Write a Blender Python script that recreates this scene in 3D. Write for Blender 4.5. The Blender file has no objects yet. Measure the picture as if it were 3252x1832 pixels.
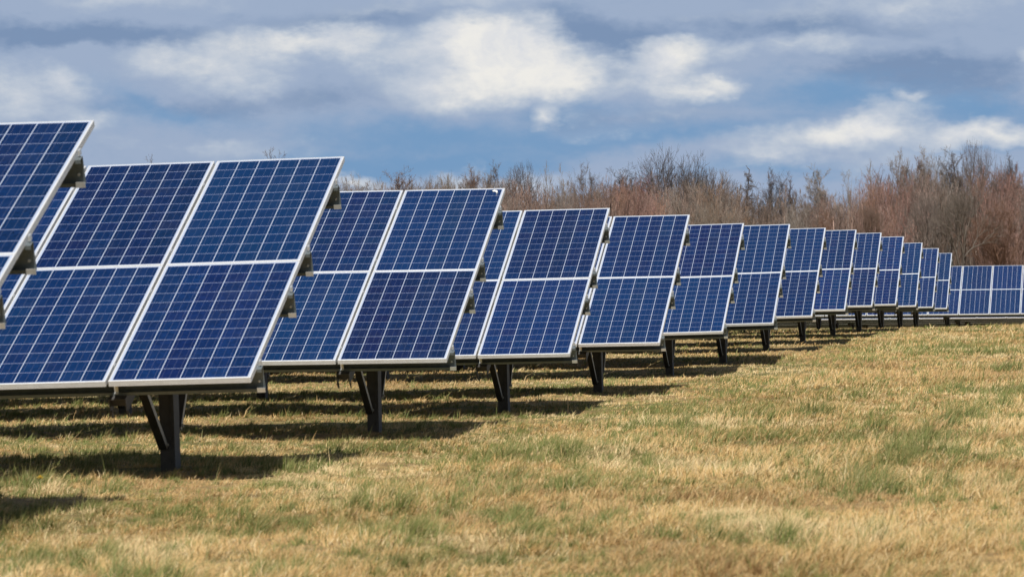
import bpy, math, random
import numpy as np
from mathutils import Matrix, Vector

# ------------------------------------------------------------------ camera, sky, sun, exposure
sc = bpy.context.scene
C = sc.collection
YAW = math.radians(8.7236)                 # camera turned left of the rows' depth direction
PITCH = -0.6791                            # degrees, slightly down
cam = bpy.data.cameras.new("camera")
cam.lens = 148.497; cam.sensor_width = 36.0; cam.clip_start = 0.5; cam.clip_end = 9000
cam.dof.use_dof = True; cam.dof.focus_distance = 66.0; cam.dof.aperture_fstop = 10.0
camo = bpy.data.objects.new("camera", cam); C.objects.link(camo)
camo.location = (0, 0, 0)
camo.rotation_euler = (math.radians(90 + PITCH), 0, YAW)
sc.camera = camo

SUN_EL = math.radians(50); SUN_AZ = math.radians(174)     # azimuth clockwise from +Y
sd = Vector((math.sin(SUN_AZ) * math.cos(SUN_EL), math.cos(SUN_AZ) * math.cos(SUN_EL), math.sin(SUN_EL)))
sun = bpy.data.lights.new("sun", 'SUN'); sun.energy = 5.0; sun.angle = math.radians(0.53); sun.color = (1.0, 0.955, 0.88)
suno = bpy.data.objects.new("sun", sun); C.objects.link(suno)
suno.rotation_euler = sd.to_track_quat('Z', 'Y').to_euler()
suno.location = (10, -20, 40)

vs = sc.view_settings
vs.view_transform = 'Standard'; vs.look = 'None'; vs.exposure = 0.0; vs.gamma = 1.0; vs.use_curve_mapping = False
sc.cycles.max_bounces = 6; sc.cycles.diffuse_bounces = 3; sc.cycles.glossy_bounces = 3
sc.cycles.transparent_max_bounces = 4

def srgb(r, g, b):
    f = lambda c: (c / 255 / 12.92) if c / 255 <= 0.04045 else ((c / 255 + 0.055) / 1.055) ** 2.4
    return (f(r), f(g), f(b), 1.0)

class NT:
    """tiny helper to wire nodes"""
    def __init__(s, tree): s.t = tree; s.n = tree.nodes; s.l = tree.links
    def new(s, typ, **kw):
        x = s.n.new(typ)
        for k, v in kw.items(): setattr(x, k, v)
        return x
    def put(s, sock, v):
        if isinstance(v, bpy.types.NodeSocket): s.l.new(v, sock)
        elif v is not None: sock.default_value = v
    def math(s, op, a, b=None, c=None, clamp=False):
        x = s.new('ShaderNodeMath', operation=op, use_clamp=clamp)
        s.put(x.inputs[0], a); s.put(x.inputs[1], b); s.put(x.inputs[2], c)
        return x.outputs[0]
    def vmath(s, op, a, b=None):
        x = s.new('ShaderNodeVectorMath', operation=op)
        s.put(x.inputs[0], a); s.put(x.inputs[1], b)
        return x.outputs[0]
    def mix(s, f, a, b, blend='MIX'):
        x = s.new('ShaderNodeMix', data_type='RGBA', blend_type=blend)
        s.put(x.inputs[0], f); s.put(x.inputs[6], a); s.put(x.inputs[7], b)
        return x.outputs[2]
    def noise(s, vec, scale, detail=3, rough=0.5, dist=0.0, col=False):
        x = s.new('ShaderNodeTexNoise'); x.inputs['Scale'].default_value = scale
        x.inputs['Detail'].default_value = detail; x.inputs['Roughness'].default_value = rough
        x.inputs['Distortion'].default_value = dist
        if vec is not None: s.l.new(vec, x.inputs['Vector'])
        return x.outputs['Color' if col else 'Fac']
    def smooth(s, v, a, b, c=0.0, d=1.0, kind='SMOOTHSTEP'):
        x = s.new('ShaderNodeMapRange', interpolation_type=kind)
        s.put(x.inputs[0], v); x.inputs[1].default_value = a; x.inputs[2].default_value = b
        x.inputs[3].default_value = c; x.inputs[4].default_value = d
        return x.outputs[0]

# ---- world: Nishita sky plus layered spring clouds fixed to compass direction and elevation
w = bpy.data.worlds.new("World"); sc.world = w; w.use_nodes = True
w.node_tree.nodes.clear()
T = NT(w.node_tree)
out = T.new('ShaderNodeOutputWorld'); bg = T.new('ShaderNodeBackground')
bg.inputs['Strength'].default_value = 0.06
T.l.new(bg.outputs[0], out.inputs[0])
sky = T.new('ShaderNodeTexSky', sky_type='NISHITA')
sky.sun_disc = False; sky.sun_elevation = SUN_EL; sky.sun_rotation = SUN_AZ
sky.air_density = 1.0; sky.dust_density = 1.0; sky.ozone_density = 1.0
tc = T.new('ShaderNodeTexCoord')
sep = T.new('ShaderNodeSeparateXYZ'); T.l.new(tc.outputs['Generated'], sep.inputs[0])
az = T.math('ARCTAN2', sep.outputs[0], sep.outputs[1])
el = T.math('ARCSINE', sep.outputs[2])
# angular map: 1 unit is 5.13 degrees, x to the right, y downwards, (1.288, .6) sits where the lens looks at the horizon
ux = T.math('MULTIPLY_ADD', T.math('ADD', az, YAW), 10.626, 1.288)
uy = T.math('MULTIPLY_ADD', el, -10.626, 0.600)
cmb = T.new('ShaderNodeCombineXYZ'); T.l.new(ux, cmb.inputs[0]); T.l.new(uy, cmb.inputs[1])
P0 = cmb.outputs[0]
stretch = T.vmath('MULTIPLY', P0, (1.0, 1.8, 1.0))
def warp(P, scale, amt, ysq=0.6, detail=4):
    n = T.noise(stretch, scale, detail, 0.55, col=True)
    n = T.vmath('SUBTRACT', n, (0.5, 0.5, 0.5))
    n = T.vmath('MULTIPLY', n, (amt, amt * ysq, 0))
    return T.vmath('ADD', P, n)
Pw = warp(warp(warp(P0, 2.4, 0.22, 0.55), 8.0, 0.085, 0.7), 26.0, 0.03, 0.9)
def blobs(items, P):
    acc = None
    for (x, y, rx, ry, a, rot) in items:
        m = T.new('ShaderNodeMapping', vector_type='TEXTURE')
        T.l.new(P, m.inputs[0])
        m.inputs['Location'].default_value = (x / 1000, y / 1000, 0)
        m.inputs['Rotation'].default_value = (0, 0, math.radians(rot))
        m.inputs['Scale'].default_value = (rx / 1000, ry / 1000, 1)
        g = T.new('ShaderNodeTexGradient', gradient_type='SPHERICAL'); T.l.new(m.outputs[0], g.inputs[0])
        acc = T.math('MULTIPLY', g.outputs['Fac'], a) if acc is None else T.math('MULTIPLY_ADD', g.outputs['Fac'], a, acc)
    return acc
CREAM = [(1260, 110, 230, 90, 1.1, 0), (1370, 180, 260, 100, 1.0, 6), (1200, 190, 320, 120, .8, 0), (1230, 75, 230, 50, .6, 0), (1050, 150, 260, 90, .35, 0), (1480, 210, 180, 60, .4, 0), (1130, 240, 300, 60, .4, 0),
         (640, 120, 330, 75, .62, -6), (560, 185, 280, 85, .55, 10), (760, 95, 300, 45, .45, 0), (640, 215, 160, 40, .35, 0), (380, 165, 180, 70, .35, 0), (860, 130, 260, 70, .5, 0),
         (1690, 135, 120, 62, .85, 0), (1750, 218, 160, 48, .95, -4), (1815, 190, 70, 45, .6, 0), (1640, 195, 110, 90, .5, 0), (1730, 160, 200, 100, .3, 0),
         (60, 220, 240, 95, .75, 0), (185, 215, 90, 45, .45, 30), (90, 300, 230, 60, .45, 0), (240, 310, 90, 45, .45, 0),
         (330, 0, 430, 50, .62, 0), (1230, -5, 330, 42, .6, 0), (1980, 108, 420, 38, .62, 0), (2280, 20, 480, 70, .62, 0),
         (2190, 310, 210, 75, 1.0, -14), (2020, 345, 300, 55, .75, -6), (2460, 345, 320, 46, 1.1, 2), (2200, 380, 380, 45, .45, 0),
         (900, 462, 110, 34, .95, 0), (1230, 462, 260, 42, .8, 0), (1380, 292, 60, 32, .75, -20), (2300, 233, 60, 22, .45, 0),
         (2590, 150, 70, 60, .9, 0), (520, 368, 420, 34, .42, 0), (1650, 285, 260, 30, .3, 0), (1500, 330, 160, 30, .25, 0), (1900, 400, 260, 26, .3, 0), (1500, 440, 500, 40, .25, 0), (2150, 430, 500, 50, .35, 0), (700, 400, 300, 30, .3, 0), (1000, 30, 400, 40, .4, 0), (1750, 30, 300, 30, .3, 0)]
BLUE = [(1080, 350, 560, 100, 1.0, 0), (420, 300, 300, 60, .55, 0), (1700, 335, 520, 52, .8, -3), (2080, 235, 420, 80, .95, 0), (2470, 290, 330, 60, .95, 0),
        (900, 430, 420, 50, .9, 0), (1950, 440, 420, 40, .8, 0), (1300, 410, 330, 40, .6, 0), (330, 245, 200, 60, .5, 20), (2450, 385, 300, 20, .5, 0), (1500, 270, 300, 50, .5, 0)]
DARK = [(760, 250, 420, 55, .45, 0), (1520, 290, 420, 50, .4, 0), (420, 275, 260, 50, .5, 0), (2300, 200, 380, 60, .5, 0), (250, 95, 520, 50, .9, 3), (900, 60, 480, 60, .6, -3), (1520, 95, 330, 75, 1.0, 8), (2000, 60, 500, 50, .7, 2), (2350, 170, 400, 60, .6, 0), (60, 110, 300, 40, .5, 0), (1560, 190, 70, 50, .5, 40), (2500, 250, 260, 60, .5, 0)]
fb = T.noise(stretch, 6.0, 7, 0.58)
fb2 = T.noise(stretch, 22.0, 5, 0.6)
tex = T.math('ADD', T.math('MULTIPLY', T.math('SUBTRACT', fb, 0.5), 1.15), T.math('MULTIPLY', T.math('SUBTRACT', fb2, 0.5), 0.42))
cr = T.math('ADD', blobs(CREAM, Pw), tex)
c1 = T.smooth(cr, 0.08, 0.66); c2 = T.smooth(cr, 0.42, 1.28)
bl = T.smooth(T.math('ADD', blobs(BLUE, Pw), T.math('MULTIPLY', tex, 0.7)), -0.05, 0.95)
dk = T.smooth(T.math('ADD', blobs(DARK, Pw), T.math('MULTIPLY', tex, 0.9)), -0.02, 0.75)
col = T.mix(dk, srgb(157, 174, 200), srgb(124, 147, 180))
col = T.mix(bl, col, srgb(118, 155, 194))
inner = T.smooth(T.noise(Pw, 7.0, 6, 0.6), 0.34, 0.64)
col = T.mix(T.math('MULTIPLY', c1, .80), col, srgb(186, 197, 212))
col = T.mix(c2, col, T.mix(inner, srgb(216, 219, 225), srgb(238, 236, 231)))
col = T.mix(1.0, col, (16.67, 16.67, 16.67, 1), 'MULTIPLY')
# elsewhere in the sky: large broken cloud over blue
n3 = T.noise(tc.outputs['Generated'], 2.3, 6, 0.55)
cl = T.smooth(n3, 0.46, 0.66)
high = T.mix(T.math('MULTIPLY', cl, 0.55), sky.outputs[0], (4.6, 4.8, 5.2, 1))
near = T.math('MULTIPLY', T.smooth(el, math.radians(9), math.radians(4.5), 0, 1), T.smooth(T.math('ABSOLUTE', T.math('ADD', az, YAW)), 2.2, 1.2, 0, 1))
T.l.new(T.mix(near, high, col), bg.inputs['Color'])

# ------------------------------------------------------------------ helpers
def tag(o, label=None, cat=None, group=None, kind=None):
    if label: o['label'] = label
    if cat: o['category'] = cat
    if group: o['group'] = group
    if kind: o['kind'] = kind
    return o
def link(o, parent=None):
    C.objects.link(o)
    if parent is not None: o.parent = parent
    return o
def mesh_np(name, V, loops, starts, totals, mats=(), smooth=False):
    me = bpy.data.meshes.new(name)
    V = np.asarray(V, np.float32)
    me.vertices.add(len(V)); me.vertices.foreach_set('co', V.ravel())
    me.loops.add(len(loops)); me.loops.foreach_set('vertex_index', np.asarray(loops, np.int32))
    me.polygons.add(len(starts)); me.polygons.foreach_set('loop_start', np.asarray(starts, np.int32))
    me.polygons.foreach_set('loop_total', np.asarray(totals, np.int32))
    if smooth: me.polygons.foreach_set('use_smooth', np.ones(len(starts), bool))
    for m in mats: me.materials.append(m)
    me.update(calc_edges=True); me.validate(verbose=False)
    return me
class MB:
    """collects boxes / bars / tubes into one mesh"""
    def __init__(s): s.v = []; s.f = []; s.m = []
    def add(s, vs_, fs, mi=0):
        b = len(s.v); s.v += [tuple(v) for v in vs_]; s.f += [tuple(b + i for i in f) for f in fs]; s.m += [mi] * len(fs)
    def box(s, x0, x1, y0, y1, z0, z1, mi=0, M=None):
        vs_ = [Vector(p) for p in ((x0, y0, z0), (x1, y0, z0), (x1, y1, z0), (x0, y1, z0), (x0, y0, z1), (x1, y0, z1), (x1, y1, z1), (x0, y1, z1))]
        if M is not None: vs_ = [M @ v for v in vs_]
        s.add(vs_, [(0, 3, 2, 1), (4, 5, 6, 7), (0, 1, 5, 4), (1, 2, 6, 5), (2, 3, 7, 6), (3, 0, 4, 7)], mi)
    def tube(s, p0, p1, r0, r1=None, n=8, mi=0):
        p0 = Vector(p0); p1 = Vector(p1); r1 = r0 if r1 is None else r1
        d = (p1 - p0).normalized(); a = d.orthogonal().normalized(); b = d.cross(a)
        vs_ = [p + (a * math.cos(2 * math.pi * i / n) + b * math.sin(2 * math.pi * i / n)) * r for p, r in ((p0, r0), (p1, r1)) for i in range(n)]
        s.add(vs_, [(i, (i + 1) % n, n + (i + 1) % n, n + i) for i in range(n)] + [tuple(range(n))[::-1], tuple(range(n, 2 * n))], mi)
    def extrude(s, prof, x0, x1, M=None, mi=0):
        """closed profile in (y,z) extruded along x"""
        n = len(prof)
        vs_ = [Vector((x, y, z)) for x in (x0, x1) for (y, z) in prof]
        if M is not None: vs_ = [M @ v for v in vs_]
        s.add(vs_, [(i, (i + 1) % n, n + (i + 1) % n, n + i) for i in range(n)], mi)
        s.capq = True
        # caps: thin profiles are given as outer path + inner path, so pair them up as quads
        h = n // 2
        for o in (0, n):
            fs = [(o + i, o + i + 1, o + n - 2 - i, o + n - 1 - i) for i in range(h - 1)]
            b = len(s.v) - 2 * n
            for f in fs:
                s.f.append(tuple(b + q for q in f)); s.m.append(mi)
    def mesh(s, name, mats):
        me = bpy.data.meshes.new(name); me.from_pydata(s.v, [], s.f)
        for m in mats: me.materials.append(m)
        if len(mats) > 1: me.polygons.foreach_set('material_index', s.m)
        me.update(); return me
    def build(s, name, mats, parent=None):
        o = bpy.data.objects.new(name, s.mesh(name, mats)); return link(o, parent)
def path_profile(pts, t):
    """open (y,z) path thickened by t into outer+inner closed profile"""
    n = len(pts); L = []; R = []
    for i, (y, z) in enumerate(pts):
        a = Vector(pts[max(i - 1, 0)]); b = Vector(pts[min(i + 1, n - 1)])
        d0 = (Vector(pts[i]) - a).normalized() if i > 0 else (b - Vector(pts[i])).normalized()
        d1 = (b - Vector(pts[i])).normalized() if i < n - 1 else d0
        n0 = Vector((-d0.y, d0.x)); n1 = Vector((-d1.y, d1.x)); m = (n0 + n1).normalized()
        k = t / max(0.3, m.dot(n0))
        L.append((y, z)); R.append((y + m.x * k, z + m.y * k))
    return L + R[::-1]

# numpy value noise
def vnoise(x, y, seed=0):
    xi = np.floor(x).astype(np.int64); yi = np.floor(y).astype(np.int64); fx = x - xi; fy = y - yi
    fx = fx * fx * (3 - 2 * fx); fy = fy * fy * (3 - 2 * fy)
    def h(a, b):
        n = (a * 374761393 + b * 668265263 + seed * 1442695041) & 0xffffffff
        n = ((n ^ (n >> 13)) * 1274126177) & 0xffffffff
        n = ((n ^ (n >> 16)) * 2246822519) & 0xffffffff
        return ((n ^ (n >> 15)) & 0xffff) / 65535.0
    return (h(xi, yi) * (1 - fx) + h(xi + 1, yi) * fx) * (1 - fy) + (h(xi, yi + 1) * (1 - fx) + h(xi + 1, yi + 1) * fx) * fy
def fbm(x, y, oct=4, seed=0):
    s = 0; a = 0.5; t = 0
    for o in range(oct):
        s = s + a * vnoise(x * 2 ** o + 17.3 * o, y * 2 ** o - 9.1 * o, seed + o); t += a; a *= 0.5
    return s / t

# ------------------------------------------------------------------ materials
def mat(name):
    m = bpy.data.materials.new(name); m.use_nodes = True
    t = NT(m.node_tree); b = m.node_tree.nodes['Principled BSDF']
    return m, t, b
def metal(name, col, met, rough, var=0.12, scale=30):
    m, t, b = mat(name)
    g = t.new('ShaderNodeTexCoord')
    n = t.noise(g.outputs['Object'], scale, 4, 0.6)
    f = t.smooth(n, 0.3, 0.7, 1 - var, 1 + var, 'LINEAR')
    c = t.new('ShaderNodeVectorMath', operation='SCALE'); c.inputs[0].default_value = col; t.l.new(f, c.inputs['Scale'])
    t.l.new(c.outputs[0], b.inputs['Base Color'])
    b.inputs['Metallic'].default_value = met
    t.l.new(t.smooth(n, 0.3, 0.7, rough - .07, rough + .07, 'LINEAR'), b.inputs['Roughness'])
    return m
M_FRAME = metal('anodised_aluminium', (0.74, 0.75, 0.76), 0.25, 0.42, 0.03, 12)
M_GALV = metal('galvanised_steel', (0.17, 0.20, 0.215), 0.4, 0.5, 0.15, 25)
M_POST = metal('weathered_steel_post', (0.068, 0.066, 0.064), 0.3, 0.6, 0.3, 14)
M_LIT_EDGE = metal('sunlit_steel_edge', (0.46, 0.44, 0.38), 0.2, 0.5, 0.1, 20)  # paler copy of the brace steel: sunlight on its edge put into the colour
M_BOLT = metal('zinc_bolt', (0.72, 0.74, 0.75), 0.6, 0.35, 0.05, 40)
M_BACK = metal('white_backsheet', (0.62, 0.63, 0.64), 0.0, 0.5, 0.03, 5)

def cells_material():
    m, t, b = mat('poly_solar_cells')
    uv = t.new('ShaderNodeUVMap'); s = t.new('ShaderNodeSeparateXYZ'); t.l.new(uv.outputs[0], s.inputs[0])
    oi = t.new('ShaderNodeObjectInfo')
    GW, GH = 0.972, 1.936                      # visible glass in metres
    mx, my = 0.013, 0.012                      # white margin
    x = t.math('MULTIPLY', t.math('SUBTRACT', t.math('MULTIPLY', s.outputs[0], GW), mx), 6 / (GW - 2 * mx))
    y = t.math('MULTIPLY', t.math('SUBTRACT', t.math('MULTIPLY', s.outputs[1], GH), my), 12 / (GH - 2 * my))
    ix = t.math('FLOOR', x); iy = t.math('FLOOR', y)
    fx = t.math('FRACT', x); fy = t.math('FRACT', y)
    pw = (GW - 2 * mx) / 6; ph = (GH - 2 * my) / 12
    ex = t.math('MULTIPLY', t.math('MINIMUM', fx, t.math('SUBTRACT', 1.0, fx)), pw)
    ey = t.math('MULTIPLY', t.math('MINIMUM', fy, t.math('SUBTRACT', 1.0, fy)), ph)
    gapx = t.math('LESS_THAN', ex, 0.0029)
    gapy = t.math('LESS_THAN', ey, 0.0026)
    outx = t.math('MAXIMUM', t.math('LESS_THAN', x, 0.0), t.math('GREATER_THAN', x, 6.0))
    outy = t.math('MAXIMUM', t.math('LESS_THAN', y, 0.0), t.math('GREATER_THAN', y, 12.0))
    white = t.math('MAXIMUM', gapx, t.math('MAXIMUM', outx, outy))
    # three bus bars per cell, running up the slope
    bx = t.math('ABSOLUTE', t.math('SUBTRACT', t.math('FRACT', t.math('MULTIPLY', fx, 3.0)), 0.5))
    bus = t.math('LESS_THAN', bx, 0.5 * 0.0024 / pw * 3)
    # colour per cell and crystal grain inside it
    c = t.new('ShaderNodeCombineXYZ'); t.l.new(ix, c.inputs[0]); t.l.new(iy, c.inputs[1]); t.l.new(t.math('MULTIPLY', oi.outputs['Random'], 97.0), c.inputs[2])
    wn = t.new('ShaderNodeTexWhiteNoise', noise_dimensions='3D'); t.l.new(c.outputs[0], wn.inputs[0])
    c2 = t.new('ShaderNodeCombineXYZ'); t.l.new(ix, c2.inputs[0]); t.l.new(t.math('MULTIPLY', oi.outputs['Random'], 71.0), c2.inputs[1])
    wc = t.new('ShaderNodeTexWhiteNoise', noise_dimensions='2D'); t.l.new(c2.outputs[0], wc.inputs[0])
    sepw = t.new('ShaderNodeSeparateColor'); t.l.new(wc.outputs['Color'], sepw.inputs[0])
    sepc = t.new('ShaderNodeSeparateColor'); t.l.new(wn.outputs['Color'], sepc.inputs[0])
    g = t.new('ShaderNodeCombineXYZ'); t.l.new(x, g.inputs[0]); t.l.new(y, g.inputs[1]); t.l.new(t.math('MULTIPLY', wn.outputs['Value'], 40.0), g.inputs[2])
    vo = t.new('ShaderNodeTexVoronoi'); vo.inputs['Scale'].default_value = 7.0; t.l.new(g.outputs[0], vo.inputs['Vector'])
    grain = t.new('ShaderNodeSeparateColor'); t.l.new(vo.outputs['Color'], grain.inputs[0])
    base = t.mix(t.math('ADD', t.math('MULTIPLY', sepc.outputs[0], .45), t.math('MULTIPLY', sepw.outputs[0], .55)), (0.0036, 0.0115, 0.066, 1), (0.0038, 0.0235, 0.100, 1))
    base = t.mix(t.math('MULTIPLY', t.math('POWER', sepw.outputs[1], 2.0), 0.5), base, (0.004, 0.024, 0.070, 1))
    base = t.mix(t.math('MULTIPLY', t.math('POWER', sepc.outputs[1], 3.0), 0.55), base, (0.009, 0.015, 0.075, 1))
    mt = t.new('ShaderNodeVectorMath', operation='SCALE'); t.l.new(base, mt.inputs[0])
    modr = t.smooth(oi.outputs['Random'], 0, 1, 0.82, 1.22, 'LINEAR')
    t.l.new(t.math('MULTIPLY', modr, t.smooth(grain.outputs[0], 0, 1, 0.8, 1.2, 'LINEAR')), mt.inputs['Scale'])
    teal = t.math('FRACT', t.math('MULTIPLY', oi.outputs['Random'], 13.7))
    hue = t.mix(t.math('MULTIPLY', teal, 0.5), mt.outputs[0], (0.003, 0.032, 0.105, 1))
    edge = t.smooth(t.math('MINIMUM', ex, ey), 0.002, 0.012, 0.75, 1.0)
    e2 = t.new('ShaderNodeVectorMath', operation='SCALE'); t.l.new(hue, e2.inputs[0]); t.l.new(edge, e2.inputs['Scale'])
    colr = t.mix(t.math('MULTIPLY', bus, 0.18), e2.outputs[0], (0.32, 0.36, 0.50, 1))
    colr = t.mix(t.math('MULTIPLY', gapy, 0.95), colr, (0.27, 0.32, 0.50, 1))
    colr = t.mix(white, colr, (0.43, 0.49, 0.62, 1))
    # faint dust on the glass
    tcg = t.new('ShaderNodeTexCoord')
    dn = t.noise(tcg.outputs['Object'], 2.2, 6, 0.65)
    dust = t.math('MULTIPLY', t.smooth(dn, 0.45, 0.8), 0.03)
    colr = t.mix(dust, colr, (0.35, 0.36, 0.36, 1))
    t.l.new(colr, b.inputs['Base Color'])
    b.inputs['Roughness'].default_value = 0.10
    b.inputs['IOR'].default_value = 1.22
    nb = t.noise(tcg.outputs['Object'], 1.3, 2, 0.5)
    bump = t.new('ShaderNodeBump'); bump.inputs['Strength'].default_value = 0.02; bump.inputs['Distance'].default_value = 0.05
    t.l.new(nb, bump.inputs['Height']); t.l.new(bump.outputs[0], b.inputs['Normal'])
    return m
M_CELL = cells_material()

def attr_mat(name, attr, rough=0.8, trans=0.0, scale=1.0):
    m, t, b = mat(name)
    a = t.new('ShaderNodeAttribute', attribute_name=attr)
    t.l.new(a.outputs['Color'], b.inputs['Base Color'])
    b.inputs['Roughness'].default_value = rough; b.inputs['Specular IOR Level'].default_value = 0.25
    if trans:
        tr = t.new('ShaderNodeBsdfTranslucent'); t.l.new(a.outputs['Color'], tr.inputs['Color'])
        mx = t.new('ShaderNodeMixShader'); mx.inputs[0].default_value = trans
        t.l.new(b.outputs[0], mx.inputs[1]); t.l.new(tr.outputs[0], mx.inputs[2])
        t.l.new(mx.outputs[0], t.n['Material Output'].inputs[0])
    return m
M_GRASS = attr_mat('grass_blades', 'tint', 0.6, 0.10)
M_WOOD = attr_mat('wood_twigs', 'tint', 0.9)

def bark(name, k):
    """bark / twig colour; the object's own colour gives each tree its tint"""
    m, t, b = mat(name)
    oi = t.new('ShaderNodeObjectInfo'); tcx = t.new('ShaderNodeTexCoord')
    n = t.noise(tcx.outputs['Object'], 0.9, 5, 0.65)
    f = t.smooth(n, 0.3, 0.7, 0.75 * k, 1.25 * k, 'LINEAR')
    s = t.new('ShaderNodeVectorMath', operation='SCALE'); t.l.new(oi.outputs['Color'], s.inputs[0]); t.l.new(f, s.inputs['Scale'])
    t.l.new(s.outputs[0], b.inputs['Base Color']); b.inputs['Roughness'].default_value = 0.9
    b.inputs['Specular IOR Level'].default_value = 0.15
    return m
M_TRUNK = bark('tree_bark', 1.0); M_TWIG = bark('tree_twigs', 1.0)

def ground_material():
    m, t, b = mat('matted_turf')
    g = t.new('ShaderNodeNewGeometry')
    n1 = t.noise(g.outputs['Position'], 0.45, 5, 0.6); n2 = t.noise(g.outputs['Position'], 9.0, 6, 0.7)
    c = t.mix(t.smooth(n1, 0.42, 0.62), (0.36, 0.25, 0.11, 1), (0.12, 0.14, 0.045, 1))
    c = t.mix(t.smooth(n2, 0.35, 0.7), c, (0.17, 0.12, 0.06, 1))
    t.l.new(c, b.inputs['Base Color']); b.inputs['Roughness'].default_value = 0.95; b.inputs['Specular IOR Level'].default_value = 0.1
    return m
M_GROUND = ground_material()

# ------------------------------------------------------------------ terrain
GY = np.array([-200, 0, 18, 29.8, 38.95, 46.1, 52.5, 62.3, 68, 76.4, 84.5, 92.5, 99.7, 107.6, 115.5, 123.4, 133, 141.8, 149.6, 157.4, 165, 173, 185, 250, 400, 700, 2000, 8000.])
GZ = np.array([-1.5, -1.45, -1.53, -1.675, -1.80, -1.90, -1.935, -2.045, -2.01, -2.055, -2.095, -2.14, -2.2, -2.335, -2.485, -2.63, -2.87, -3.12, -3.38, -3.61, -3.83, -4.05, -4.3, -5.0, -6.0, -7, -9, -12]) - 0.01
SY = np.array([-200, 98, 107, 120, 140, 400, 8000.]); SS = np.array([.024, .0235, .0255, .02, .0125, 0.0, 0.0])
def ground_z(x, y):
    x = np.asarray(x, float); y = np.asarray(y, float)
    near = np.clip((260 - y) / 80, 0, 1) * np.clip((60 - np.abs(x + 7)) / 20, 0, 1)
    b = (fbm(x / 6, y / 6, 3, 3) - .5) * 0.10 + (fbm(x / .8, y / .8, 3, 8) - .5) * 0.095
    return np.interp(y, GY, GZ) + np.interp(y, SY, SS) * np.clip(x + 7, -60, 30) + b * near
def pix_dir(px, py):
    """direction of a point of the photograph, in 2576x1451 units"""
    f = 10626.0
    v = Vector(((px - 1288) / f, (725.5 - py) / f, -1)); v.normalize()
    return camo.rotation_euler.to_matrix() @ v
def pix_ground(px, py):
    d = pix_dir(px, py); t = 12.0
    while t < 600:
        p = d * t
        if p.z < float(ground_z(p.x, p.y)): return p
        t += 0.1
    return d * 600
xs = np.concatenate([-np.geomspace(4000, 46, 14), np.concatenate([np.arange(-44, -18, 0.5), np.arange(-18, 4, .2), np.arange(4, 16.1, .5)]), np.geomspace(18, 4000, 14)])
ys = np.concatenate([np.linspace(-120, 8, 12), np.arange(10, 60, .22), np.arange(60, 192, 0.4), np.geomspace(195, 7500, 30)])
X, Y = np.meshgrid(xs, ys); Z = ground_z(X, Y)
nx, ny = len(xs), len(ys)
idx = np.arange(nx * ny).reshape(ny, nx)
q = np.stack([idx[:-1, :-1], idx[:-1, 1:], idx[1:, 1:], idx[1:, :-1]], -1).reshape(-1, 4)
me = mesh_np('ground', np.stack([X, Y, Z], -1).reshape(-1, 3), q.ravel(), np.arange(len(q)) * 4, np.full(len(q), 4), [M_GROUND], True)
tag(link(bpy.data.objects.new('ground', me)), kind='structure')

# ------------------------------------------------------------------ solar tables
TAU = math.radians(23.516); MW, ML = 1.012, 1.966
ct, st = math.cos(TAU), math.sin(TAU)
# end of row X, front edge Y, front edge Z, sideways slope, modules to the left, modules to the right
ROWS = [(-6.183, 20.71, -0.869, 0.0235), (-6.088, 28.04, -0.943, 0.0320), (-6.291, 37.20, -1.076, 0.0180), (-6.182, 44.39, -1.220, 0.0244),
        (-5.967, 50.71, -1.259, 0.0208), (-6.207, 60.53, -1.337, 0.0305), (-6.000, 66.27, -1.329, 0.0310), (-6.076, 74.68, -1.369, 0.0268),
        (-6.087, 82.75, -1.389, 0.0215), (-6.094, 90.72, -1.441, 0.0222), (-6.031, 97.96, -1.521, 0.0229), (-6.018, 105.85, -1.677, 0.0257),
        (-6.016, 113.78, -1.838, 0.0209), (-6.032, 121.65, -1.997, 0.0198),
        (-6.576, 140.01, -2.499, 0.0125), (-6.3, 147.8, -2.766, 0.0125), (-6.7, 155.6, -2.99, 0.0125), (-6.5, 163.3, -3.21, 0.0125), (-6.4, 171.0, -3.43, 0.0125)]
DEPTH_NAMES = ['nearest', 'second', 'third', 'fourth', 'fifth', 'sixth', 'seventh', 'eighth', 'ninth', 'tenth', 'eleventh', 'twelfth', 'thirteenth', 'fourteenth']

def frame_mesh():
    W, L = 0.992, 1.956
    prof = [(0.0, -.0012), (0.0, -.012), (.0015, -.0125), (.0015, -.0150), (0, -.0155), (0, -.027), (.0015, -.0275), (.0015, -.0300), (0, -.0305), (0, -.040),
            (.030, -.040), (.030, -.038), (.002, -.038), (.002, -.008), (.0105, -.008), (.0105, 0.0), (.0012, 0.0)]
    vs_ = []; fs = []
    for (cx, cy, sx, sy) in ((0, 0, 1, 1), (W, 0, -1, 1), (W, L, -1, -1), (0, L, 1, -1)):
        for (i, z) in prof: vs_.append((cx + sx * i, cy + sy * i, z))
    n = len(prof)
    for k in range(4):
        a = k * n; b = ((k + 1) % 4) * n
        for i in range(n):
            j = (i + 1) % n
            fs.append((a + i, a + j, b + j, b + i))
    me = bpy.data.meshes.new('module_frame'); me.from_pydata(vs_, [], fs); me.materials.append(M_FRAME); me.update()
    return me
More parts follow.
